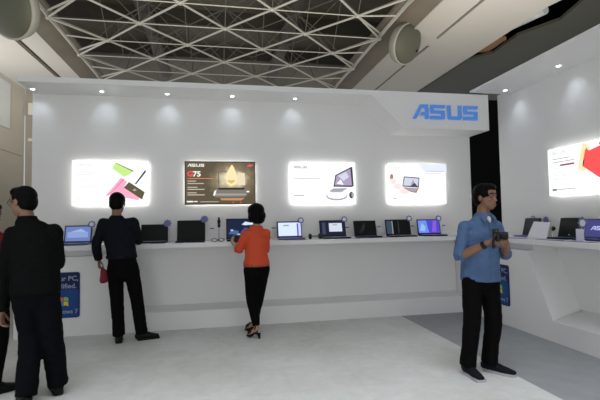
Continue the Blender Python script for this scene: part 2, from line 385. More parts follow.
def lines(p, x, zs, ws, m, th=.006):
    for z, w_ in zip(zs, ws): p.rect(x, z, x+w_, z+th, m)
def art1(p):
    p.logo(.045, .55, .036, PGREY)
    lines(p, .05, (.46, .43, .38, .35, .26, .23), (.28, .22, .30, .26, .30, .24), PMIST, .008)
    p.poly([(.045, .085), (.05, .10), (.12, .105), (.12, .09)], PCREAM); lines(p, .05, (.06,), (.30,), PCREAM, .006)
    p.xb = .02
    p.poly([(.54, .60), (.50, .52), (.66, .40), (.74, .44), (.78, .48)], GREEN); p.poly([(.54, .60), (.545, .605), (.79, .485), (.78, .475)], PGREY)
    p.poly([(.41, .13), (.46, .14), (.665, .37), (.615, .39)], PLPINK); p.poly([(.455, .14), (.475, .15), (.665, .355), (.65, .375)], PINK)
    p.poly([(.47, .15), (.66, .365), (.70, .33), (.655, .25), (.88, .13), (.85, .07)], PLPINK)
    p.poly([(.655, .25), (.725, .33), (.935, .185), (.90, .08)], POL); p.poly([(.77, .215), (.80, .235), (.83, .215), (.80, .20)], PSIL)
    p.poly([(.80, .30), (.82, .295), (.955, .475), (.94, .50)], PGREY); p.poly([(.865, .30), (.87, .29), (.915, .32), (.905, .345)], PMIST)
def art3(p):
    p.logo(.045, .55, .038, PGREY)
    lines(p, .05, (.46, .43), (.25, .27), PMIST, .008); lines(p, .05, (.395,), (.42,), PSIL, .01); lines(p, .05, (.34, .31, .25), (.2, .24, .1), PMIST, .008)
    lines(p, .05, (.13,), (.16,), PSIL, .016)
    p.xa, p.xb = 1.12, .045
    p.poly([(.555, .27), (.585, .45), (.80, .57), (.83, .585), (.845, .285), (.82, .265)], PGREY)
    p.poly([(.575, .29), (.60, .44), (.80, .55), (.82, .29)], PLILAC); p.poly([(.62, .44), (.70, .36), (.78, .42), (.74, .50)], PMIST); p.poly([(.60, .32), (.66, .38), (.70, .30)], PW)
    p.poly([(.49, .20), (.55, .245), (.76, .25), (.68, .19)], PSIL); p.disc(.60, .125, .15, .065, PLG); p.disc(.60, .135, .135, .05, PW)
    p.poly([(.50, .19), (.56, .235), (.70, .235), (.66, .19)], PLG)
    p.disc(.81, .14, .034, .052, PGREY); p.disc(.825, .145, .016, .04, PLG)
def art4(p):
    p.logo(.045, .56, .034, PGREY); p.rect(.0, .0, .001, .001, PW)
    p.poly([(.50, .64), (1.0, .64), (1.0, .50), (.62, .52)], PBLUE); lines(p, .62, (.52, .485), (.34, .30), PLILAC, .007); lines(p, .62, (.42, .37, .33, .29, .24), (.2, .24, .2, .25, .22), PMIST, .007)
    p.disc(.06, .43, .03, .05, PBROWN, 9); p.disc(.085, .36, .06, .05, em('print_blush', (.90, .76, .75), 1), 10); p.disc(.16, .28, .07, .05, em('print_blush', (.90, .76, .75), 1), 10); p.disc(.27, .20, .09, .05, em('print_blush', (.90, .76, .75), 1), 10)
    p.poly([(.235, .28), (.265, .44), (.53, .42), (.515, .26)], PGREY); p.poly([(.25, .295), (.278, .425), (.515, .405), (.50, .285)], PMIST)
    p.poly([(.37, .29), (.42, .40), (.46, .28)], PLILAC); p.poly([(.38, .285), (.44, .34), (.49, .285)], PGREY)
    p.poly([(.235, .27), (.515, .25), (.47, .175), (.38, .19)], PBROWN); p.poly([(.27, .262), (.49, .247), (.46, .20), (.39, .205)], PLG); lines(p, .09, (.08,), (.04,), PGREY, .012)
    p.rect(.62, .05, .63, .06, PMIST)
def art5(p):
    p.logo(.04, .515, .045, PGREY); lines(p, .06, (.455, .415), (.30, .36), PSIL, .01); lines(p, .06, (.37, .34, .28, .25, .20), (.15, .2, .2, .26, .22), PMIST, .008)
    p.rect(.20, .365, .42, .385, mat('print_dark_red', (.25, .03, .05), .5, emit=1)); lines(p, .06, (.07,), (.36,), PSIL, .01); lines(p, .06, (.065,), (.07,), PGREY, .02)
    p.poly([(.47, .30), (.52, .52), (.56, .60), (.66, .52), (.56, .25)], PCREAM)
    p.poly([(.58, .50), (.60, .53), (.63, .49), (.92, .56), (1.0, .57), (1.0, .06), (.74, .18), (.54, .32), (.545, .38)], PRED); p.poly([(.535, .31), (.56, .35), (.57, .41), (.545, .38)], PGREY)
    p.poly([(.78, .42), (1.0, .47), (1.0, .28), (.80, .26)], em('print_coral', (1, .33, .28), 1.15)); p.disc(.79, .55, .02, .02, PBROWN, 8)
# dark poster background with a bright printed burst
def burst_material():
    m = bpy.data.materials.new('print_dark_burst'); m.use_nodes = True; nt = m.node_tree; b = nt.nodes['Principled BSDF']
    tc = nt.nodes.new('ShaderNodeTexCoord'); mp = nt.nodes.new('ShaderNodeMapping'); mp.vector_type = 'POINT'
    mp.inputs['Location'].default_value = (-.68*2.35, 0, -.37*3.2); mp.inputs['Scale'].default_value = (2.35, 0, 3.2)
    g = nt.nodes.new('ShaderNodeTexGradient'); g.gradient_type = 'SPHERICAL'; n = nt.nodes.new('ShaderNodeTexNoise'); n.inputs['Scale'].default_value = 9
    nt.links.new(tc.outputs['Object'], mp.inputs['Vector']); nt.links.new(tc.outputs['Object'], n.inputs['Vector']); nt.links.new(mp.outputs['Vector'], g.inputs['Vector'])
    a = nt.nodes.new('ShaderNodeMath'); a.operation = 'MULTIPLY_ADD'; a.inputs[1].default_value = .5; a.inputs[2].default_value = -.31; nt.links.new(n.outputs['Fac'], a.inputs[0])
    s = nt.nodes.new('ShaderNodeMath'); s.operation = 'ADD'; nt.links.new(a.outputs[0], s.inputs[0]); nt.links.new(g.outputs['Fac'], s.inputs[1])
    r = nt.nodes.new('ShaderNodeValToRGB'); e = r.color_ramp.elements; e[0].position = .05; e[0].color = (.05, .037, .018, 1); e[1].position = .75; e[1].color = (.85, .75, .52, 1)
    q = e.new(.38); q.color = (.20, .155, .085, 1); nt.links.new(s.outputs[0], r.inputs['Fac'])
    nt.links.new(r.outputs['Color'], b.inputs['Emission Color']); b.inputs['Emission Strength'].default_value = 1.0; b.inputs['Base Color'].default_value = (.1, .08, .05, 1); return m
def art2(p):
    W_ = em('print_ivory', (.95, .92, .82), 1.0); DK = em('print_umber', (.035, .025, .015), 1); GD = em('print_gold', (.70, .48, .17), 1); SL = em('print_slate', (.20, .18, .16), 1)
    p.rect(0, 0, p.w, .012, DK); p.rect(0, p.h-.012, p.w, p.h, DK); p.rect(0, 0, .012, p.h, DK); p.rect(p.w-.012, 0, p.w, p.h, DK)
    p.logo(.04, .55, .042, W_); p.text('G', .035, .41, .105, PRED, .003, 0, 1.1); p.text('75', .115, .41, .105, W_, .003, 0, 1.1)
    lines(p, .04, (.375,), (.36,), em('print_orange', (.85, .3, .12), 1), .008)
    for k, z in enumerate((.335, .30, .245, .215, .165, .135)): p.rect(.04, z, .04+(.12, .23, .14, .24, .13, .24)[k], z+.012, em('print_buff', (.62, .56, .44), 1))
    p.rect(.03, .035, .12, .055, W_); p.rect(.13, .038, .18, .052, W_); p.rect(.22, .036, .48, .044, em('print_buff', (.62, .56, .44), 1))
    p.poly([(.47, .28), (.475, .49), (.60, .49), (.60, .47), (.49, .47), (.49, .28)], SL); p.poly([(.76, .28), (.76, .47), (.86, .46), (.87, .28)], em('print_straw', (.8, .7, .48), 1))
    p.poly([(.60, .30), (.585, .38), (.60, .46), (.65, .55), (.675, .585), (.70, .55), (.735, .46), (.745, .38), (.73, .30), (.665, .265)], PCREAM); p.poly([(.605, .34), (.66, .30), (.725, .34), (.70, .36), (.665, .35), (.63, .36)], GD)
    p.poly([(.44, .21), (.46, .245), (.865, .245), (.885, .21), (.90, .13), (.84, .10), (.44, .10), (.40, .13)], SL); p.poly([(.47, .24), (.86, .24), (.85, .215), (.48, .215)], DK)
    p.poly([(.44, .16), (.88, .155), (.87, .13), (.44, .13)], em('print_steel', (.38, .35, .31), 1)); p.poly([(.40, .13), (.42, .20), (.45, .21), (.43, .13)], W_); p.disc(.905, .185, .025, .012, W_, 8)
    p.poly([(.50, .09), (.86, .09), (.80, .055), (.52, .06)], em('print_copper', (.55, .28, .14), 1)); p.disc(.69, .028, .014, .009, PRED, 8); p.disc(.80, .028, .014, .009, PRED, 8)
    p.text('x', .93, .56, .05, PRED, .004); p.poly([(.90, .555), (.985, .565), (.98, .58), (.90, .57)], PRED)
Y0 = 6.449
poster('backlit white poster with green and pink tablets, leftmost on the back wall', (-1.974, Y0, 1.663), 0, 1.005, .628, art1, PW)
poster('dark brown backlit poster with G75 heading and glowing laptop', (-.473, Y0, 1.664), 0, 1.016, .63, art2, burst_material())
poster('backlit white poster with an all-in-one computer, stand and mouse', (1.07, Y0, 1.648), 0, 1.023, .645, art3, PW)
poster('backlit white poster with small laptop and text at right, rightmost on the back wall', (2.627, Y0, 1.64), 0, .988, .64, art4, PW)
poster('backlit white poster with a red laptop on the right wall', (4.249, 4.85, 1.668), -R(90), 1.04, .60, art5, PW)

# ================================================================ THINGS ON THE COUNTERS
PURP = mat('purple_blue_leaflet', (.12, .12, .42), .4); VIOLET = mat('badge_violet', (.13, .14, .33), .5); BWHITE = mat('badge_white', (.75, .77, .85), .5)
SILV = mat('silver_deck', (.35, .36, .40), .35, metal=.5); BLK = mat('laptop_black', (.006, .006, .008), .4, spec=.2); SCRK = mat('screen_off', (.004, .005, .005), .3, spec=.2)
NAVY = mat('laptop_navy', (.02, .03, .10), .35)
def scr(name, c, e=1): return mat(name, c, .4, emit=e, spec=.1)
CT = 1.1405
def badge(parent, x, y, z, r=.05, inner=True):
    bm = bmesh.new(); n = 48
    pts = [((r*(1+.14*math.cos(8*2*math.pi*i/n)))*math.cos(2*math.pi*i/n), (r*(1+.14*math.cos(8*2*math.pi*i/n)))*math.sin(2*math.pi*i/n)) for i in range(n)]
    prism(pts, 'y', -.002, .002, bm); o = obj('badge', bm, VIOLET, parent, label='flower-shaped violet badge clipped to the corner'); o.location = (x, y, z)
    obj('badge_disc', lathe(bmesh.new(), [(r*.62, .003), (r*.62, -.005)], (0, 0, 0), 20, Matrix.Rotation(R(90), 3, 'X')), BWHITE if inner else VIOLET, o)
def laptop(name, label, loc, rz, w, h, case, screen_art, tilt=14, deck=None, bd=None, screen=SCRK, depth=None, bdi=True, bz=.012, bm_=None):
    t = empty(name, label, 'laptop', loc, R(rz), 'laptops on the counters'); d = depth or w*.62; deck = deck or case
    b = obj('base', bx(-w/2, w/2, -d, 0, .002, .022), bm_ or case, t, bevel=.004)
    obj('keyboard', bx(-w/2+.02, w/2-.02, -d+.10, -.03, .021, .025), deck, b)
    obj('touchpad', bx(-.05, .05, -d+.02, -d+.085, .021, .0235), deck, b)
    lid = obj('lid', bx(-w/2, w/2, -.004, .012, 0, h), case, t, bevel=.004); lid.location = (0, 0, .022); lid.rotation_euler = (-R(tilt), 0, 0)
    p = Print(w, h); p.bm.free(); p.bm = bx(-w/2+bz, w/2-bz, -.0055, -.004, bz+.006, h-bz); p.mats = [screen]; p.lv = 15
    if screen_art: screen_art(p, w, h)
    p.done('screen', lid)
    obj('hinge', bar(bmesh.new(), (-w*.35, .004, .020), (w*.35, .004, .020), .008, 8), case, t)
    if bd: badge(lid, w/2-.01, -.012, h+.01, bd, bdi)
    return t
def leaflet(label, x0, x1, y0, y1, m=PURP, rz=0):
    o = obj('leaflet', bx(-(x1-x0)/2, (x1-x0)/2, -(y1-y0)/2, (y1-y0)/2, 0, .003), m, label=label, cat='leaflet', group='leaflets on the counters')
    o.location = ((x0+x1)/2, (y0+y1)/2, CT); o.rotation_euler = (0, 0, rz); return o
LY = 6.24
def a_blue(p, w, h):
    m = scr('screen_pale_blue', (.30, .42, .78), .8)
    p.rect(-w*.38, h*.30, w*.36, h*.62, m); p.poly([(-w*.30, h*.62), (w*.1, h*.8), (w*.3, h*.62)], scr('screen_sky', (.40, .52, .85), .8))
laptop('laptop', 'laptop with lit blue screen on the back counter, leftmost of the row', (-1.85, LY-.01, CT), 0, .345, .24, NAVY, a_blue, bd=.045, screen=scr('screen_blue', (.19, .27, .60), .75), deck=SILV, bz=.018)
laptop('laptop', 'closed-dark screened black laptop right of the man in black trousers', (-.87, LY, CT), 0, .36, .235, BLK, None, bd=.05, deck=SILV, bdi=False)
laptop('laptop', 'large black laptop with dark screen below the left edge of the dark poster', (-.377, LY, CT), 0, .385, .285, BLK, None, bd=.05, bdi=False)
def a_game(p, w, h):
    p.poly([(w*.0, h*.70), (w*.12, h*.84), (w*.30, h*.78), (w*.42, h*.80), (w*.36, h*.68), (w*.10, h*.66)], scr('screen_ice', (.75, .82, .95), .9))
    p.poly([(-w*.44, h*.25), (-w*.30, h*.45), (-w*.10, h*.38), (-w*.12, h*.2)], scr('screen_teal', (.07, .13, .28), 1)); p.poly([(-w*.05, h*.3), (w*.1, h*.55), (w*.38, h*.42), (w*.3, h*.14)], scr('screen_deep_blue', (.05, .09, .30), 1))
    p.disc(-w*.32, h*.42, w*.05, h*.05, scr('screen_glow', (.35, .5, .75), 1), 8); p.disc(-w*.1, h*.22, w*.06, h*.04, scr('screen_glow', (.35, .5, .75), 1), 7)
laptop('laptop', 'large laptop with dark colourful game picture in front of the woman', (.33, LY, CT), 0, .44, .30, BLK, a_game, screen=scr('screen_night', (.012, .018, .05), 1), deck=SILV)
def a_doc(p, w, h):
    p.rect(w*.30, h*.10, w*.36, h*.86, scr('screen_violet', (.12, .08, .45), 1)); p.rect(w*.37, h*.10, w*.46, h*.9, scr('screen_lilac', (.55, .6, .95), 1)); p.rect(-w*.24, h*.70, -w*.02, h*.78, scr('screen_grey', (.30, .33, .45), 1))
laptop('laptop', 'blue-rimmed laptop with bright white page on screen, right of the woman', (1.025, LY, CT), 0, .37, .245, NAVY, a_doc, bd=.045, screen=scr('screen_white', (.66, .76, 1.0), 1.05), deck=PURP, bz=.02)
def a_win(p, w, h):
    p.rect(-w*.14, h*.30, w*.36, h*.82, scr('screen_page', (.62, .68, .78), 1)); p.rect(-w*.0, h*.68, w*.18, h*.74, scr('screen_grey', (.3, .33, .45), 1)); p.rect(-w*.40, h*.15, -w*.28, h*.85, scr('screen_slate', (.05, .06, .11), 1))
laptop('laptop', 'black laptop with small white window on its dark screen', (1.68, LY, CT), 0, .40, .25, BLK, a_win, bd=.045, screen=scr('screen_ink', (.012, .015, .035), 1), deck=SILV)
laptop('laptop', 'black laptop with all-dark screen below the computer poster right edge', (2.19, LY, CT), 3, .36, .235, BLK, lambda p, w, h: p.poly([(-w*.3, h*.2), (-w*.1, h*.8), (w*.05, h*.8), (-w*.1, h*.2)], mat('screen_sheen', (.012, .018, .017), .2)), deck=PURP, depth=.20)
def a_str(p, w, h):
    p.rect(-w*.46, h*.08, -w*.26, h*.92, scr('screen_reflection', (.045, .065, .10), 1)); p.rect(-w*.25, h*.08, -w*.21, h*.90, scr('screen_pale_reflection', (.25, .30, .36), 1)); p.rect(w*.0, h*.1, w*.03, h*.9, scr('screen_dim_reflection', (.04, .05, .06), 1))  # striped reflection painted into the screen as glowing bars
laptop('laptop', 'black laptop with pale vertical reflection painted on a dark screen, left of the purple screen', (2.72, LY, CT), -3, .40, .245, BLK, a_str, bd=.045, deck=SILV)
def a_pur(p, w, h):
    p.poly([(-w*.46, h*.1), (-w*.46, h*.9), (-w*.1, h*.92), (-w*.02, h*.1)], scr('screen_azure', (.14, .27, .75), 1)); p.poly([(-w*.42, h*.25), (-w*.30, h*.75), (-w*.15, h*.5), (-w*.2, h*.2)], scr('screen_cyan', (.28, .50, .85), 1))
    p.poly([(w*.1, h*.15), (w*.2, h*.9), (w*.35, h*.9), (w*.3, h*.15)], scr('screen_magenta', (.22, .10, .62), 1))
laptop('laptop', 'laptop with glowing purple and blue wallpaper, last on the back counter', (3.23, LY, CT), -4, .37, .24, BLK, a_pur, bd=.045, screen=scr('screen_purple', (.08, .06, .55), 1), deck=SILV)
WL = mat('white_leaflet', (.62, .64, .72), .5)
leaflet('pale leaflet in front of the leftmost laptop', -2.03, -1.70, 5.92, 5.995)
leaflet('blue leaflet in front of the second laptop, beside the man', -.88, -.70, 5.90, 6.00)
leaflet('white leaflet in front of the second laptop, half behind the man', -1.04, -.90, 5.90, 6.00, WL)
leaflet('blue leaflet at the left front of the large dark laptop', -.60, -.46, 5.90, 5.985)
leaflet('blue leaflet at the right front of the large dark laptop', -.42, -.20, 5.90, 5.975)
leaflet('blue leaflet in front of the laptop with the white page', .90, 1.23, 5.91, 5.98)
leaflet('blue leaflet in front of the laptop with the small window', 1.62, 1.98, 5.90, 5.98)
leaflet('blue leaflet in front of the dark laptop right of the small window screen', 2.15, 2.42, 5.92, 6.0)
leaflet('white leaflet in front of the laptop with the pale reflection', 2.70, 3.0, 5.90, 5.97, WL)
leaflet('blue leaflet in front of the purple-screened laptop', 3.22, 3.52, 5.92, 6.0)
# small price cards standing between laptops
def card(label, x, y, z, rz=0, w=.07, h=.045, stem=True, m=VIOLET):
    t = empty('price_card', label, 'price card', (x, y, CT), R(rz), 'small cards standing between laptops')
    obj('foot', lathe(bmesh.new(), [(.025, 0), (.025, .006), (.006, .010)]), BWHITE, t)
    obj('stem', bar(bmesh.new(), (0, 0, .008), (0, 0, z-CT), .003), BWHITE, t)
    c = obj('card', bx(-w/2, w/2, -.003, .001, z-CT-h/2, z-CT+h/2), BWHITE, t); obj('printed_band', bx(-w/2+.006, w/2-.006, -.0045, -.003, z-CT-.002, z-CT+h/2-.006), m, c)
card('small white price card right of the large dark laptop', -.09, 6.36, 1.31)
card('small price card right of the small-window laptop', 1.93, 6.36, 1.285)
card('small price card between the all-dark laptop and the pale-reflection laptop', 2.445, 6.36, 1.285)
card('small price card between the last two laptops of the back counter', 3.0, 6.36, 1.285)
card('small price card at the right end of the back counter', 3.50, 6.3, 1.285)
card('small price card behind the woman, right of her shoulder', .80, 6.36, 1.30)
# tall product stand, glasses, headset
t = empty('product_stand', 'thin upright stand with a black gadget beside the game laptop', 'stand', (.008, 6.25, CT))
obj('foot', lathe(bmesh.new(), [(.05, 0), (.05, .006), (.01, .012)]), SILV, t); obj('rod', bar(bmesh.new(), (0, 0, .01), (0, 0, .2), .006, 8), SILV, t)
bm = bmesh.new(); lathe(bm, [(.010, .19), (.020, .20), (.021, .235), (.014, .24), (.022, .25), (.022, .30), (.012, .305), (.013, .33), (.006, .34)], seg=12); obj('gadget', bm, BLACKP, t)
def spectacles(parent, name_f, name_t, w=.055, m=BLACKP):
    for s in (-1, 1):
        bm = bmesh.new(); n = 16
        pts = [V((s*.035+.029*math.cos(2*math.pi*i/n), 0, .022+.021*math.sin(2*math.pi*i/n))) for i in range(n)]
        for i in range(n): bar(bm, pts[i], pts[(i+1) % n], .0035, 6)
        obj(name_f, bm, m, parent)
        obj(name_t, bar(bmesh.new(), (s*.064, 0, .03), (s*.07, .13, .012), .003), m, parent)
    obj('bridge', bar(bmesh.new(), (-.007, 0, .028), (.007, 0, .028), .0035), m, parent)
t = empty('glasses', 'black viewing glasses lying left of the game laptop', 'glasses', (-.01, 5.93, CT+.003), 0); spectacles(t, 'lens_rim', 'temple_arm'); 
for c in list(t.children): c.scale = (1.3, 1, 1.1)
t = empty('headset', 'black headphones lying on the counter right of the white-page laptop', 'headphones', (1.352, 6.02, CT))
for s in (-1, 1):
    e = obj('earcup', lathe(bmesh.new(), [(.030, -.016), (.040, -.010), (.040, .010), (.028, .018)], (s*.075, 0, .042), 18, Matrix.Rotation(R(90), 3, 'Y')), BLACKP, t, smooth=True)
    obj('cushion', lathe(bmesh.new(), [(.034, -.006), (.036, .004), (.02, .006)], (s*.058, 0, .042), 18, Matrix.Rotation(R(90)*-s, 3, 'Y')), mat('cushion_black', (.02, .02, .02), .8), e)
bm = bmesh.new(); pts = [V((.082*math.cos(a), .10*math.sin(a), .042)) for a in [math.pi*k/14 for k in range(15)]]
for a, b in zip(pts, pts[1:]): bar(bm, a, b, .007, 8)
obj('headband', bm, BLACKP, t)

# right counter
laptop('laptop', 'black laptop with screen half hidden behind the white tablet on right counter', (4.10, 5.13, CT), -95, .32, .235, BLK, None, deck=PURP, depth=.13, bm_=PURP)
t = empty('tablet', 'white tablet leaning on a stand on the right counter', 'tablet', (3.86, 4.72, CT), -R(90))
bm = prism([(-.155, 0), (.165, 0), (.19, .205), (-.085, .215)], 'y', -.006, .006); o = obj('panel', bm, mat('white_gloss', (.72, .74, .78), .25), t, bevel=.003); o.rotation_euler = (-R(14), 0, 0)
obj('stand', bx(-.03, .03, .0, .10, 0, .008), SILV, t); obj('strut', bar(bmesh.new(), (0, .10, .006), (0, .035, .12), .006), SILV, t)
badge_y = 0
def pole_badge(label, x, y, z, r, inner=True):
    t = empty('display_badge', label, 'badge', (x, y, CT), -R(90), 'flower badges on the right counter')
    obj('foot', lathe(bmesh.new(), [(.022, 0), (.022, .006), (.006, .010)]), BWHITE, t)
    obj('rod', bar(bmesh.new(), (0, 0, .008), (0, 0, z-CT), .003), BWHITE, t); badge(t, 0, -.006, z-CT, r, inner)
pole_badge('white-centred flower badge above the white tablet, left of two', 4.20, 5.17, 1.375, .045)
pole_badge('violet flower badge above the right corner of the white tablet', 4.20, 4.935, 1.365, .045, False)
t = empty('webcam', 'round black webcam on a small stand right of the white tablet', 'webcam', (4.10, 4.71, CT), -R(90))
obj('foot', lathe(bmesh.new(), [(.03, 0), (.03, .006), (.006, .012)]), SILV, t); obj('rod', bar(bmesh.new(), (0, 0, .008), (0, 0, .10), .005), SILV, t)
e = obj('body', ball(bmesh.new(), (0, 0, .118), .028), BLACKP, t, smooth=True); obj('lens', lathe(bmesh.new(), [(.014, 0), (.012, .006)], (0, -.026, .118), 16, Matrix.Rotation(R(90), 3, 'X')), SILV, e)
laptop('laptop', 'black laptop with dark screen between webcam and violet-screened laptop, right counter', (4.06, 4.44, CT), -88, .30, .235, BLK, lambda p, w, h: p.disc(w*.05, h*.12, .012, .008, scr('led_green', (.05, .3, .15), 1), 8), deck=PURP, depth=.165)
pole_badge('large violet and white flower badge in front of the violet-screened laptop', 3.83, 3.975, 1.335, .06)
t = empty('price_card', 'upright white card below the large flower badge on right counter', 'price card', (3.75, 3.945, CT), -R(90))
obj('card', bx(-.045, .045, -.002, .002, 0, .135), BWHITE, t); obj('foot', bx(-.045, .045, 0, .04, 0, .004), BWHITE, t)
def a_vio(p, w, h):
    p.logo(-w*.28, h*.42, .045, scr('screen_letters', (.50, .55, .90), 1))
laptop('laptop', 'laptop with violet screen and pale lettering at the right frame edge', (4.04, 4.01, CT), -86, .35, .22, NAVY, a_vio, screen=scr('screen_indigo', (.07, .07, .25), .8), deck=PURP, depth=.165)
for k, yy in enumerate((4.95, 4.30, 3.95)):
    leaflet(('long violet leaflet in front of the white tablet', 'violet leaflet in front of the dark right-counter laptop', 'violet leaflet in front of the violet-screened laptop')[k], 3.66, 3.76, yy-.22, yy+.2)
leaflet('violet leaflet at the far end of the right counter', 3.66, 3.80, 5.2, 5.48)
t = empty('cable', 'white cable end lying on the violet leaflets of the right counter', 'cable', (3.70, 4.18, CT+.006))
bm = bmesh.new(); q = [V((0, -.1, 0)), V((.03, -.04, .003)), V((.0, .02, .004)), V((.04, .08, 0))]
for a, b in zip(q, q[1:]): bar(bm, a, b, .004)
obj('cord', bm, BWHITE, t)

# blue hanging signs on the counter fronts
SB = mat('sign_blue', (.006, .016, .085), .45, spec=.2); SB2 = mat('sign_bright_blue', (.01, .06, .23), .45, spec=.2); SWH = mat('sign_lettering', (.30, .36, .50), .5)
def rrect(w, h, r, n=6):
    P = []
    for cx, cz, a0 in ((w-r, h-r, 0), (r, h-r, 90), (r, r, 180), (w-r, r, 270)):
        for k in range(n+1):
            a = R(a0+90*k/n); P.append((cx+r*math.cos(a), cz+r*math.sin(a)))
    return P
def sign(label, loc, rz, w, h):
    t = empty('counter_sign', label, 'sign', loc, rz)
    obj('board', prism(rrect(w, h, .03), 'y', -.012, -.001), SB, t)
    p = Print(w, h); p.bm.free(); p.bm = prism([(x+.012, z+.012) for x, z in rrect(w-.024, h*.60, .02)], 'y', -.014, -.012); p.mats = [SB2]; p.lv = 36
    p.text('Your PC,', w-.335, h-.105, .085, SWH, .001); p.text('simplified.', w-.375, h-.20, .085, SWH, .001)
    cx, cz = w-.19, .20
    for dx, dz, c, nm in ((-1, 1, (.75, .16, .05), 'red'), (1, 1, (.25, .5, .08), 'green'), (-1, -1, (.05, .25, .7), 'azure'), (1, -1, (.75, .55, .05), 'yellow')):
        x0, x1 = (cx-.06, cx-.004) if dx < 0 else (cx+.004, cx+.06); z0, z1 = (cz+.004, cz+.052) if dz > 0 else (cz-.052, cz-.004)
        p.poly([(x0, z0+.006*dx), (x0, z1+.006*dx), ((x0+x1)/2, z1+.012), (x1, z1-.004), (x1, z0-.004), ((x0+x1)/2, z0+.012)], mat('flag_'+nm, c, .5))
    p.text('Windows 7', w-.37, .055, .075, SWH, .001); p.done('printed_face', t)
sign('blue rounded sign with coloured flag on the left counter front', (-2.18, 5.97, .235), 0, .44, .57)
sign('blue rounded sign on the right counter front, mostly behind the man in blue', (3.69, 5.46, .255), -R(90), .44, .53)

# ================================================================ PEOPLE
def spline(pts, rad, k=5):
    P = [V(p) for p in pts]; Rr = [tuple(r) if isinstance(r, (tuple, list)) else (r, r) for r in rad]; oP, oR = [], []
    n = len(P)
    for i in range(n-1):
        p0, p1, p2, p3 = P[max(0, i-1)], P[i], P[i+1], P[min(n-1, i+2)]
        for j in range(k):
            t = j/k; t2, t3 = t*t, t*t*t
            oP.append(.5*((2*p1)+(p2-p0)*t+(2*p0-5*p1+4*p2-p3)*t2+(3*p1-p0-3*p2+p3)*t3))
            s = t*t*(3-2*t); oR.append(tuple(a+(b-a)*s for a, b in zip(Rr[i], Rr[i+1])))
    oP.append(P[-1]); oR.append(Rr[-1]); return oP, oR
def tube(bm, pts, rad, side=V((1, 0, 0)), seg=16, k=5, caps=(True, True)):
    P, Q = spline(pts, rad, k); rings = []; n = len(P)
    for i in range(n):
        tg = (P[min(n-1, i+1)]-P[max(0, i-1)]).normalized(); s = side-tg*side.dot(tg)
        if s.length < .05: s = tg.orthogonal()
        s.normalize(); f = tg.cross(s); rings.append((P[i], s, f, Q[i], tg))
    out = []
    def ring(c, s, f, q, sc=1): out.append([bm.verts.new(c+s*q[0]*sc*math.cos(a)+f*q[1]*sc*math.sin(a)) for a in [2*math.pi*j/seg for j in range(seg)]])
    c, s, f, q, tg = rings[0]; m = min(q)
    if caps[0]:
        for a in (80, 55, 30): ring(c-tg*m*math.sin(R(a)), s, f, q, math.cos(R(a)))
    for c, s, f, q, tg in rings: ring(c, s, f, q)
    m = min(q)
    if caps[1]:
        for a in (30, 55, 80): ring(c+tg*m*math.sin(R(a)), s, f, q, math.cos(R(a)))
    for A, B in zip(out, out[1:]):
        for i in range(seg): bm.faces.new((A[i], A[(i+1) % seg], B[(i+1) % seg], B[i]))
    bm.faces.new(out[0][::-1]); bm.faces.new(out[-1]); return bm
def fuse(bm, voxel, smooth=2, wrinkle=0, wscale=9, seed=0):
    wrinkle *= .55; wscale *= .8
    bmesh.ops.recalc_face_normals(bm, faces=bm.faces)
    me = bpy.data.meshes.new('f'); bm.to_mesh(me); bm.free(); o = bpy.data.objects.new('f', me); COL.objects.link(o)
    r = o.modifiers.new('r', 'REMESH'); r.mode = 'VOXEL'; r.voxel_size = voxel
    if smooth: s = o.modifiers.new('s', 'SMOOTH'); s.factor = .5; s.iterations = smooth
    dg = bpy.context.evaluated_depsgraph_get(); out = bpy.data.meshes.new_from_object(o.evaluated_get(dg))
    bpy.data.objects.remove(o); bpy.data.meshes.remove(me)
    if wrinkle:
        nn = [v.normal.copy() for v in out.vertices]
        for v, n_ in zip(out.vertices, nn):
            p = V((v.co.x*wscale, v.co.y*wscale, v.co.z*wscale*1.5))+V((seed, 0, 0)); q = noise.noise(p)+.5*noise.noise(p*2.3)
            v.co = v.co+n_*wrinkle*(1-2*abs(q))
    for p in out.polygons: p.use_smooth = True
    return out
def head_frame(c, yaw, pitch=0, tilt=0):
    return Matrix.Translation(c) @ Matrix.Rotation(R(yaw), 4, 'Z') @ Matrix.Rotation(R(pitch), 4, 'X') @ Matrix.Rotation(R(tilt), 4, 'Y')
def add_head(bm, c, M, s=1):
    r3 = M.to_3x3()
    def e(p, r, u=20, v=14): ball(bm, M @ V([x*s for x in p]), [x*s for x in r], u, v, r3)
    e((0, -.012, .035), (.076, .094, .085)); e((0, .018, -.035), (.062, .070, .080)); e((0, .045, -.082), (.036, .034, .030)); e((0, .062, .045), (.056, .026, .040))
    e((0, .076, .022), (.050, .013, .010)); e((0, .078, -.064), (.024, .013, .007)); e((0, .076, -.078), (.021, .014, .008))
    e((.036, .055, -.022), (.022, .026, .022)); e((-.036, .055, -.022), (.022, .026, .022))
    tube(bm, [M @ V((0, .082*s, .018*s)), M @ V((0, .091*s, -.012*s)), M @ V((0, .098*s, -.032*s))], [.008*s, .009*s, .011*s], r3 @ V((1, 0, 0)), 10, 3)
    for q in (-1, 1): e((q*.076, -.008, -.004), (.009, .018, .030), 10, 8)
    for q in (-1, 1): e((q*.011, .087, -.035), (.008, .009, .007), 8, 6)
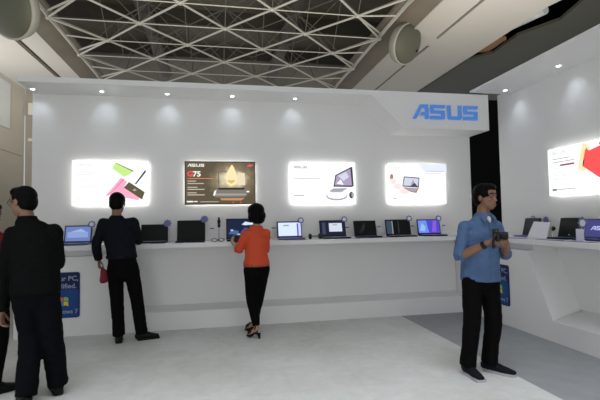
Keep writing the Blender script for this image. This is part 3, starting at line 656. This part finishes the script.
def add_hand(bm, wr, d, nrm, th, curl=35, s=1, spread=.0):
    """wr wrist, d direction, nrm palm normal (fingers curl towards it), th thumb side"""
    wr, d = V(wr), V(d).normalized(); nrm = V(nrm); nrm = (nrm-d*nrm.dot(d)).normalized(); th = V(th); th = (th-d*th.dot(d)-nrm*th.dot(nrm)).normalized()
    tube(bm, [wr-d*.03*s, wr+d*.01*s, wr+d*.05*s, wr+d*.085*s], [(.026*s, .019*s), (.028*s, .017*s), (.040*s, .015*s), (.039*s, .012*s)], th, 12, 3)
    for k, (off, L) in enumerate(((.030, .070), (.010, .080), (-.010, .075), (-.029, .060))):
        p = wr+d*.08*s+th*off*s; a = R(curl*.5); pts = [p-d*.02*s, p]; rr = [.0095*s, .0095*s]
        for seg_, f in enumerate((.42, .32, .26)):
            p = p+(d*math.cos(a)+nrm*math.sin(a)+th*off*spread*3)*L*f*s; pts.append(p); rr.append((.0088, .0080, .0070)[seg_]*s); a += R(curl*(1.0+.1*k))
        tube(bm, pts, rr, th, 8, 2)
    p = wr+d*.022*s+th*.024*s; dd = (d*.65+th*.7+nrm*.25).normalized(); q = p+dd*.040*s; d3 = (d*.9+th*.15+nrm*.45).normalized(); r_ = q+d3*.032*s
    tube(bm, [p-dd*.015*s, p, q, r_, r_+d3*.018*s], [.014*s, .0135*s, .0115*s, .010*s, .008*s], nrm, 8, 2)

def person(label, loc, rz, J, skin, shirt, pants, hair, shoe, sp):
    t = empty('person', label, 'person', loc, R(rz)); J = {k: V(v) for k, v in J.items()}; g = sp.get
    sh = (J['shR']-J['shL']).normalized(); hp = (J['hipR']-J['hipL']).normalized()
    M = head_frame(J['head'], g('yaw', 0), g('pitch', 0), g('tilt', 0)); hs = g('hs', 1.0); B = g('build', 1.0); fem = g('fem', False)
    cw, cd, ww, wd, hw, hd = g('torso', (.165, .115, .145, .105, .160, .115))
    # --- body, one surface
    b = bmesh.new()
    tube(b, [J['hip'], J['waist'], J['chest'], J['neck']-V((0, 0, .03))], [(hw-.03, hd-.025), (ww-.03, wd-.025), (cw-.03, cd-.025), (.07, .06)], sh)
    tube(b, [J['neck']-V((0, 0, .05)), J['neck'], J['head']+M.to_3x3() @ V((0, -.02, -.05))*hs], [.070*B, .056*B, .052*B], sh)
    add_head(b, J['head'], M, hs)
    for s in 'LR':
        tube(b, [J['sh'+s], J['el'+s], J['wr'+s]], [.040*B, .034*B, .024*B], V((0, 1, 0)))
        tube(b, [J['chest']+V((0, 0, .05)), J['sh'+s]], [.06*B, .042*B], V((0, 1, 0)))
        mid = J['el'+s].lerp(J['wr'+s], .3); tube(b, [J['el'+s], mid, J['wr'+s]], [.036*B, .039*B, .025*B], V((0, 1, 0)))
        tube(b, [J['hip'+s], J['kn'+s], J['kn'+s].lerp(J['an'+s], .3), J['an'+s]], [.070*B, .045*B, .047*B, .030*B], hp)
        tube(b, [J['an'+s], J['an'+s].lerp(J['toe'+s], .45)+V((0, 0, g('arch', 0)-.01)), J['toe'+s]], [.029, .028, .018], hp)
        h = g('hand'+s)
        if h: add_hand(b, J['wr'+s], *h[:3], curl=h[3], s=g('hds', .95))
    obj('body', fuse(b, .0052, 2), skin, t)
    # --- trousers
    pr = g('pants', (.098, .075, .070, .066)); b = bmesh.new()
    wl = J['waist'].lerp(J['hip'], .25)
    tube(b, [wl, J['hip'], (J['hipL']+J['hipR'])/2-V((0, 0, .05))], [(ww+.002, wd+.002), (hw, hd), (hw*.9, hd*.9)], sh, caps=(False, True))
    for s in 'LR':
        end = J['an'+s]+V((0, 0, g('cuff', .0)))
        tube(b, [J['hip'+s], J['hip'+s].lerp(J['kn'+s], .5), J['kn'+s], J['kn'+s].lerp(end, .6), end], [pr[0], (pr[0]+pr[1])/2, pr[1], pr[2], (pr[3]*.92, pr[3]*1.1)], hp, caps=(True, False))
    obj('trousers', fuse(b, .011, 2, g('pwr', .006), 8, 3), pants, t)
    # --- shirt
    b = bmesh.new(); hz = J['hem'] if 'hem' in J else J['waist'].lerp(J['hip'], .35); sg_ = g('slack', .016); nk = J['neck']
    tube(b, [hz, J['waist'], J['chest'], J['chest'].lerp(nk, .55), nk-V((0, 0, .02)), nk+V((0, 0, .02))],
         [(hw+sg_, hd+sg_), (ww+sg_, wd+sg_), (cw+sg_*.6, cd+sg_*.8), (cw*.86, cd*.82), (.085, .075), (g('collar', .064), g('collar', .064))], sh, caps=(False, False))
    sl = g('sleeve', 1.0); ar = g('armr', (.064, .056, .046))
    for s in 'LR':
        S, E_, W_ = J['sh'+s], J['el'+s], J['wr'+s]; tube(b, [J['chest'].lerp(nk, .45), S], [.075, ar[0]], V((0, 1, 0)))
        x = sl if isinstance(sl, float) else sl[s]
        if x <= .5: tube(b, [S, S.lerp(E_, x*2)], [ar[0], ar[1]*1.06], V((0, 1, 0)), caps=(True, False))
        else: tube(b, [S, S.lerp(E_, .55), E_, E_.lerp(W_, (x-.5)*2*.97)], [ar[0], (ar[0]+ar[1])/2, ar[1], ar[1]+(ar[2]-ar[1])*(x-.5)*2], V((0, 1, 0)), caps=(True, False))
    obj(g('top_name', 'shirt'), fuse(b, .009, 2, g('swr', .007), 9, 11), shirt, t)
    # --- hair
    b = bmesh.new(); r3 = M.to_3x3()
    for p, r in g('hair'): ball(b, M @ (V(p)*hs), [x*hs for x in r], 20, 14, r3)
    obj('hair', fuse(b, .006, 2, g('hwr', .003), 40, 5), hair, t)
    # --- eyes, brows
    for s in (-1, 1):
        e = obj('eye', ball(bmesh.new(), M @ V((s*.031*hs, .080*hs, .008*hs)), (.013*hs, .008*hs, .007*hs), 12, 8, r3), mat('eye_white', (.16, .14, .13), .3), t, smooth=True)
        obj('iris', ball(bmesh.new(), M @ V((s*.031*hs, .0865*hs, .008*hs)), (.0055*hs, .0025*hs, .0055*hs), 10, 6, r3), mat('iris_brown', (.02, .01, .006), .3), e)
        obj('eyebrow', tube(bmesh.new(), [M @ V((s*.014*hs, .090*hs, .028*hs)), M @ V((s*.032*hs, .088*hs, .034*hs)), M @ V((s*.052*hs, .074*hs, .028*hs))], [.004, .0045, .003], r3 @ V((0, 0, 1)), 8, 3), hair, t)
    if g('lips', True): obj('lips', ball(bmesh.new(), M @ V((0, .086*hs, -.068*hs)), (.021*hs, .0065*hs, .007*hs), 14, 8, r3), mat('lips', (.15, .06, .045), .5), t, smooth=True)
    # --- shoes
    for s in 'LR':
        A, T = J['an'+s], J['toe'+s]; d = V((T.x-A.x, T.y-A.y, 0)).normalized(); sd = V((d.y, -d.x, 0)); fz = g('floor'+s, 0.0)
        if g('heels'):
            zb = A.z-.055; b = bmesh.new(); hl = A-d*.045
            tube(b, [V((hl.x, hl.y, zb)), V((*(A.lerp(T, .35)).xy, (zb+fz+.012)/2+.012)), V((*(A.lerp(T, .7)).xy, fz+.014)), V((T.x, T.y, fz+.014))+d*.02], [(.030, .008), (.030, .008), (.040, .010), (.024, .010)], sd)
            o = obj('sandal', fuse(b, .005, 1), shoe, t)
            obj('heel', bar(bmesh.new(), (hl.x+d.x*.01, hl.y+d.y*.01, zb), (hl.x, hl.y, fz), .022, 10, .011), shoe, o)
            b = bmesh.new()
            for f, w_ in ((.0, .034), (.55, .042), (.80, .040)):
                c = A.lerp(T, f); n = 12; q = [V((c.x, c.y, c.z-.008))+sd*w_*math.cos(a)+V((0, 0, 1))*w_*1.0*math.sin(a) for a in [math.pi*k/n for k in range(n+1)]]
                for a_, b_ in zip(q, q[1:]): bar(b, a_, b_, .009, 6)
            obj('strap', b, shoe, o)
        else:
            b = bmesh.new(); hl = V((A.x, A.y, fz))-d*.045; tip = V((T.x, T.y, fz))+d*.03
            tube(b, [hl+V((0, 0, .052)), hl+d*.10+V((0, 0, .052)), hl.lerp(tip, .62)+V((0, 0, .040)), tip+V((0, 0, .032))-d*.02], [(.036, .042), (.042, .044), (.048, .034), (.036, .022)], sd)
            tube(b, [A+V((0, 0, .02)), V((A.x, A.y, fz+.05))], [.040, .044], sd)
            o = obj('shoe', fuse(b, .007, 2), shoe, t)
            b = bmesh.new(); pl = []
            for u, w_ in ((-.005, .026), (.03, .040), (.12, .043), (.19, .050), (.25, .046), ((tip-hl).length+.002, .022)): pl.append((u, w_))
            L = [hl+d*u+sd*w_ for u, w_ in pl]+[hl+d*u-sd*w_ for u, w_ in pl[::-1]]
            prism([(p.x, p.y) for p in L], 'z', fz+.001, fz+.024, b); obj('sole', b, g('sole_m', shoe), o)
    return t, M

SKIN = mat('tan_skin', (.21, .105, .062), .5, noise_scale=30, noise_amt=.06); SKINF = mat('light_skin', (.42, .24, .17), .5)
SKIND = mat('brown_skin', (.22, .11, .07), .5)
HAIR = mat('black_hair', (.003, .0025, .0025), .45, spec=.06, noise_scale=60, noise_amt=.4, bump=.4, bump_scale=120)
BLKSH = mat('charcoal_shirt', (.0035, .0037, .004), .75, spec=.06, bump=.25, bump_scale=25); NAVYSH = mat('dark_navy_shirt', (.006, .008, .012), .75, spec=.06, bump=.25, bump_scale=25)
BLKPT = mat('black_trousers', (.003, .003, .0035), .8, spec=.06, bump=.2, bump_scale=18); ORANGE = mat('orange_red_blouse', (.56, .058, .015), .75, bump=.2, bump_scale=40)
DENIM = mat('blue_denim_shirt', (.058, .115, .235), .8, noise_scale=14, noise_amt=.22, bump=.3, bump_scale=30); BLKSHOE = mat('black_shoe', (.006, .006, .007), .5, spec=.15)
MAROON = mat('maroon_shirt', (.10, .010, .012), .8, spec=.06, bump=.2, bump_scale=20); JEAN = mat('black_jeans', (.003, .0035, .005), .8, spec=.06, bump=.2, bump_scale=18)
SOLEW = mat('pale_sole', (.40, .41, .43), .6); NAVYSHOE = mat('dark_sneaker', (.006, .008, .012), .8, spec=.15)
SHORT = [((0, -.022, .045), (.083, .098, .086)), ((0, -.050, .0), (.076, .066, .085)), ((.0, .030, .085), (.070, .055, .042))]

# man at the back counter, back to the viewer
t, M = person('person in dark navy shirt and black trousers at the back counter, back turned', (-1.08, 5.45, 0), 0, dict(
    hip=(-.04, 0, .93), waist=(-.055, 0, 1.08), chest=(-.09, .015, 1.30), neck=(-.115, .03, 1.49), head=(-.123, .105, 1.645), hem=(-.052, 0, 1.01),
    shL=(-.262, .02, 1.42), shR=(.078, .02, 1.425), elL=(-.330, -.01, 1.17), elR=(.115, .12, 1.20), wrL=(-.325, .08, .985), wrR=(.08, .36, 1.225),
    hipL=(-.125, 0, .88), hipR=(.055, 0, .88), knL=(-.105, .02, .50), knR=(.110, .06, .50), anL=(-.092, .06, .09), anR=(.155, .12, .09), toeL=(-.125, .22, .03), toeR=(.32, .17, .03)),
    SKIND, NAVYSH, BLKPT, HAIR, BLKSHOE, dict(yaw=0, pitch=-16, hs=1.1, hair=SHORT, torso=(.165, .115, .150, .108, .165, .120), cuff=.0, pants=(.092, .074, .070, .076), handL=((0, .2, -1), (1, 0, 0), (0, 1, 0), 55), handR=((-.1, 1, .05), (0, 0, -1), (-1, 0, 0), 25), armr=(.060, .055, .044)))
obj('belt', tube(bmesh.new(), [(-.050, 0, 1.005), (-.051, 0, 1.035)], [(.172, .130), (.170, .128)], caps=(False, False), seg=28), BLACKP, t)
pb = empty('red_pouch', 'dark red pouch hanging from the left hand of the man in navy', 'pouch', (-1.385, 5.56, -.035))
RED = mat('dark_red_cloth', (.20, .012, .025), .8, noise_scale=20, noise_amt=.3)
b = bmesh.new(); tube(b, [(.035, 0, .75), (.032, 0, .77), (.030, 0, .86), (.0, 0, .925)], [(.040, .014), (.050, .022), (.040, .020), (.012, .010)]); obj('bag', fuse(b, .006, 1, .004, 30), RED, pb)
obj('drawstring', tube(bmesh.new(), [(0, 0, .925), (-.012, 0, .935), (-.020, -.005, .955)], [.006, .005, .005]), RED, pb)

# woman in orange
BOB = [((0, -.022, .040), (.108, .112, .098)), ((0, -.055, -.03), (.112, .075, .090)), ((0, -.050, -.09), (.092, .062, .050)), ((.068, .0, -.035), (.034, .055, .075)), ((-.068, .0, -.035), (.034, .055, .075)), ((0, .045, .075), (.075, .048, .048))]
t, M = person('person with black bob in orange-red blouse and black trousers, holding a camera', (.42, 5.4, 0), 16, dict(
    hip=(.045, 0, .86), waist=(.045, 0, .99), chest=(.050, .01, 1.16), neck=(.055, .02, 1.335), head=(.055, .045, 1.505), hem=(.045, 0, .875),
    shL=(-.080, .02, 1.265), shR=(.185, .0, 1.265), elL=(-.150, .10, 1.065), elR=(.195, .08, 1.04), wrL=(-.165, .27, 1.14), wrR=(.02, .25, 1.15),
    hipL=(-.02, 0, .82), hipR=(.115, 0, .82), knL=(-.005, .04, .46), knR=(.095, .09, .46), anL=(-.005, -.10, .115), anR=(.075, .18, .115), toeL=(-.065, .01, .035), toeR=(.02, .32, .035)),
    SKINF, ORANGE, BLKPT, HAIR, BLKSHOE, dict(fem=True, hs=.97, build=.84, yaw=12, pitch=-8, hair=BOB, hwr=.004, torso=(.135, .100, .125, .090, .150, .110), cuff=.03, pants=(.102, .076, .060, .044), sleeve=.55, slack=.020,
    armr=(.050, .054, .052), top_name='blouse', heels=True, handL=((-.1, .8, .5), (1, .2, .1), (0, 0, 1), 60), handR=((-.75, .6, .15), (-.4, 1, 0), (0, 0, 1), 60), hds=.85, collar=.075, swr=.009, pwr=.004))
obj('hem_band', tube(bmesh.new(), [(.045, 0, .855), (.045, 0, .895)], [(.168, .128), (.166, .126)], caps=(False, False), seg=28), mat('patterned_hem', (.30, .06, .03), .8, noise_scale=60, noise_amt=.8), t, label='darker patterned hem band')
def camera_prop(label, loc, rz, tilt=0, s=1.0):
    c = empty('digital_camera', label, 'camera', loc, R(rz)); c.rotation_euler = (R(tilt), 0, R(rz)); c.scale = (s, s, s)
    bm = prism([(-.065, -.045), (.065, -.045), (.068, .02), (.060, .040), (.028, .044), (.020, .062), (-.020, .062), (-.028, .044), (-.060, .042), (-.068, .02)], 'y', -.025, .025); obj('body', bm, BLACKP, c, bevel=.005)
    obj('grip', tube(bmesh.new(), [(.055, .02, -.04), (.055, .02, .03)], [(.016, .022), (.014, .020)]), BLACKP, c)
    l = obj('lens', lathe(bmesh.new(), [(.034, .02), (.034, .05), (.037, .052), (.037, .095), (.034, .10), (.030, .098)], (0, 0, -.002), 24, Matrix.Rotation(R(-90), 3, 'X')), BLACKP, c, smooth=False)
    obj('lens_glass', lathe(bmesh.new(), [(.030, .094), (.029, .101), (.012, .103)], (0, 0, -.002), 24, Matrix.Rotation(R(-90), 3, 'X')), mat('lens_glass', (.01, .01, .03), .08), l)
    obj('eyepiece', bx(-.014, .014, -.036, -.024, .038, .058), BLACKP, c); obj('rear_screen', bx(-.035, .03, -.028, -.0245, -.035, .025), mat('rear_screen', (.02, .02, .025), .15), c)
    obj('shutter_button', lathe(bmesh.new(), [(.006, 0), (.006, .006)], (.050, .010, .040), 12), SILV, c); return c
c = camera_prop('black camera held low by the woman in orange', (.225, 5.73, 1.175), 30, -8, .85)
b = bmesh.new(); q = [V((-.075, 0, .02)), V((-.095, -.01, -.03)), V((-.07, -.02, -.09)), V((-.02, -.02, -.10))]; tube(b, q, [(.008, .002)]*4); obj('strap', b, BLACKP, c)

# man in blue shirt
HR = [((0, -.018, .048), (.086, .102, .088)), ((0, -.050, .005), (.079, .068, .085)), ((0, .040, .088), (.070, .055, .040)),  ((.0, -.07, .045), (.07, .05, .06))]
t, M = person('person in blue denim shirt and black trousers holding a camera, looking aside', (2.36, 3.62, 0), 184, dict(
    hip=(-.005, 0, .90), waist=(-.010, 0, 1.04), chest=(-.030, 0, 1.22), neck=(-.055, .0, 1.435), head=(-.075, .020, 1.595), hem=(-.003, 0, .835),
    shL=(-.172, .03, 1.328), shR=(.124, -.03, 1.328), elL=(-.245, .04, 1.075), elR=(.205, .0, 1.07), wrL=(-.085, .24, 1.16), wrR=(.078, .235, 1.195),
    hipL=(-.09, 0, .85), hipR=(.085, 0, .85), knL=(-.100, .03, .48), knR=(.125, .03, .48), anL=(-.080, -.02, .09), anR=(.155, -.01, .09), toeL=(-.185, .15, .03), toeR=(.165, .17, .03)),
    SKIN, DENIM, BLKPT, HAIR, NAVYSHOE, dict(yaw=20, pitch=2, hs=1.02, hair=HR, torso=(.155, .112, .150, .105, .160, .112), cuff=-.015, pants=(.092, .076, .070, .072), sleeve={'L': .54, 'R': .54}, armr=(.056, .057, .058), slack=.022,
    handR=((-.75, .55, .12), (-.5, -.4, .5), (0, .6, .8), 45), handL=((.55, .65, .25), (.2, -.3, .9), (0, -1, 0), 50), sole_m=SOLEW, collar=.070, hds=.95, swr=.008))
LD = mat('denim_collar', (.05, .10, .21), .8)
for s in (-1, 1):
    b = bmesh.new(); prism([(0, .01), (.045, .035), (.062, .0), (.040, -.060)], 'y', -.003, .003, b)
    o = obj('collar_flap', b, LD, t); o.location = (-.052+.018*s, .094, 1.415); o.rotation_euler = (R(32), 0, R(-18)*s); o.scale = (s, 1, 1)
b = bmesh.new(); tube(b, [(-.052, .050, 1.44), (-.052, .082, 1.40), (-.050, .098, 1.37)], [(.030, .012), (.024, .010), (.006, .006)], V((1, 0, 0))); obj('undershirt', b, mat('white_undershirt', (.5, .5, .5), .8), t, smooth=True, label='white undershirt showing at the open collar')
for k in range(6): obj('button', ball(bmesh.new(), (-.046+.006*k, .137 if k > 0 else .125, 1.32-.075*k), (.006, .004, .006), 10, 6), mat('shirt_button', (.10, .14, .22), .4), t)
obj('placket', tube(bmesh.new(), [(-.05, .110, 1.36), (-.04, .130, 1.22), (-.02, .128, 1.05), (-.005, .134, .87)], [(.014, .004)]*4, V((1, 0, 0))), LD, t)
obj('watch', tube(bmesh.new(), [(.105, .185, 1.168), (.090, .212, 1.182)], [.036, .034], V((0, 0, 1)), caps=(False, False)), BLACKP, t, label='black wristwatch')
c = camera_prop('black camera held at chest height by the man in the blue shirt', (2.345, 3.335, 1.258), 224, 0, .9)
b = bmesh.new(); tube(b, [(.070, 0, .02), (.095, -.01, -.03), (.07, -.02, -.10), (.02, -.03, -.125), (-.03, -.03, -.10), (-.07, -.01, -.04)], [(.012, .002)]*6, V((0, 1, 0))); obj('strap', b, BLACKP, c)

# man at left foreground
t, M = person('person in charcoal shirt with glasses at left foreground, back turned', (-1.50, 3.9, 0), 4, dict(
    hip=(.035, 0, .92), waist=(.02, 0, 1.06), chest=(.0, .01, 1.25), neck=(-.045, .02, 1.455), head=(-.092, .055, 1.605), hem=(.03, 0, .86),
    shL=(-.150, .02, 1.345), shR=(.158, .02, 1.36), elL=(-.195, -.02, 1.08), elR=(.165, .06, 1.09), wrL=(-.222, .02, .72), wrR=(.02, .28, 1.05),
    hipL=(-.05, 0, .87), hipR=(.10, 0, .87), knL=(-.02, .05, .50), knR=(.140, .03, .50), anL=(.005, -.12, .09), anR=(.175, .09, .09), toeL=(-.08, .06, .03), toeR=(.10, .27, .03)),
    SKIND, BLKSH, JEAN, HAIR, BLKSHOE, dict(yaw=62, pitch=-6, hair=SHORT, hs=1.03, torso=(.175, .120, .165, .118, .170, .125), pants=(.105, .086, .080, .082), armr=(.060, .058, .048), handL=((0, .1, -1), (1, 0, 0), (0, 1, 0), 30), collar=.072, swr=.010, pwr=.010, cuff=-.01))
r3 = M.to_3x3(); GLM = mat('glasses_frame', (.12, .12, .13), .3, metal=.5)
gl = bpy.data.objects.new('glasses', None); gl.empty_display_size = .05; COL.objects.link(gl); gl.parent = t; gl.matrix_local = M @ Matrix.Translation((0, .088, -.018)) @ Matrix.Rotation(math.pi, 4, 'Z') @ Matrix.Translation((0, 0, 0))
spectacles(gl, 'lens_rim', 'temple_arm', m=GLM)
obj('shirt_collar', tube(bmesh.new(), [(-.045, .018, 1.445), (-.047, .022, 1.485)], [(.080, .076), (.070, .066)], caps=(False, False)), BLKSH, t, smooth=True)

# person cut by the left frame edge
t, M = person('person in maroon shirt cut by the left frame edge', (-1.93, 4.14, 0), -20, dict(
    hip=(0, 0, .90), waist=(0, 0, 1.03), chest=(0, .01, 1.20), neck=(-.03, .03, 1.37), head=(-.10, .10, 1.50), hem=(0, 0, .88),
    shL=(-.155, .02, 1.29), shR=(.155, .02, 1.29), elL=(-.22, 0, 1.02), elR=(.165, .06, 1.05), wrL=(-.19, .20, .90), wrR=(.085, .24, 1.08),
    hipL=(-.08, 0, .85), hipR=(.08, 0, .85), knL=(-.09, .02, .47), knR=(.085, .02, .47), anL=(-.10, 0, .09), anR=(.075, -.03, .09), toeL=(-.13, .16, .03), toeR=(.14, .12, .03)),
    SKIN, MAROON, BLKPT, HAIR, BLKSHOE, dict(yaw=10, pitch=-10, hair=SHORT, torso=(.155, .112, .145, .105, .158, .115), sleeve=.62, handR=((-.6, .7, .1), (0, 0, -1), (0, 1, 0), 40), handL=((0, .7, -.7), (1, 0, 0), (0, 1, 1), 40)))
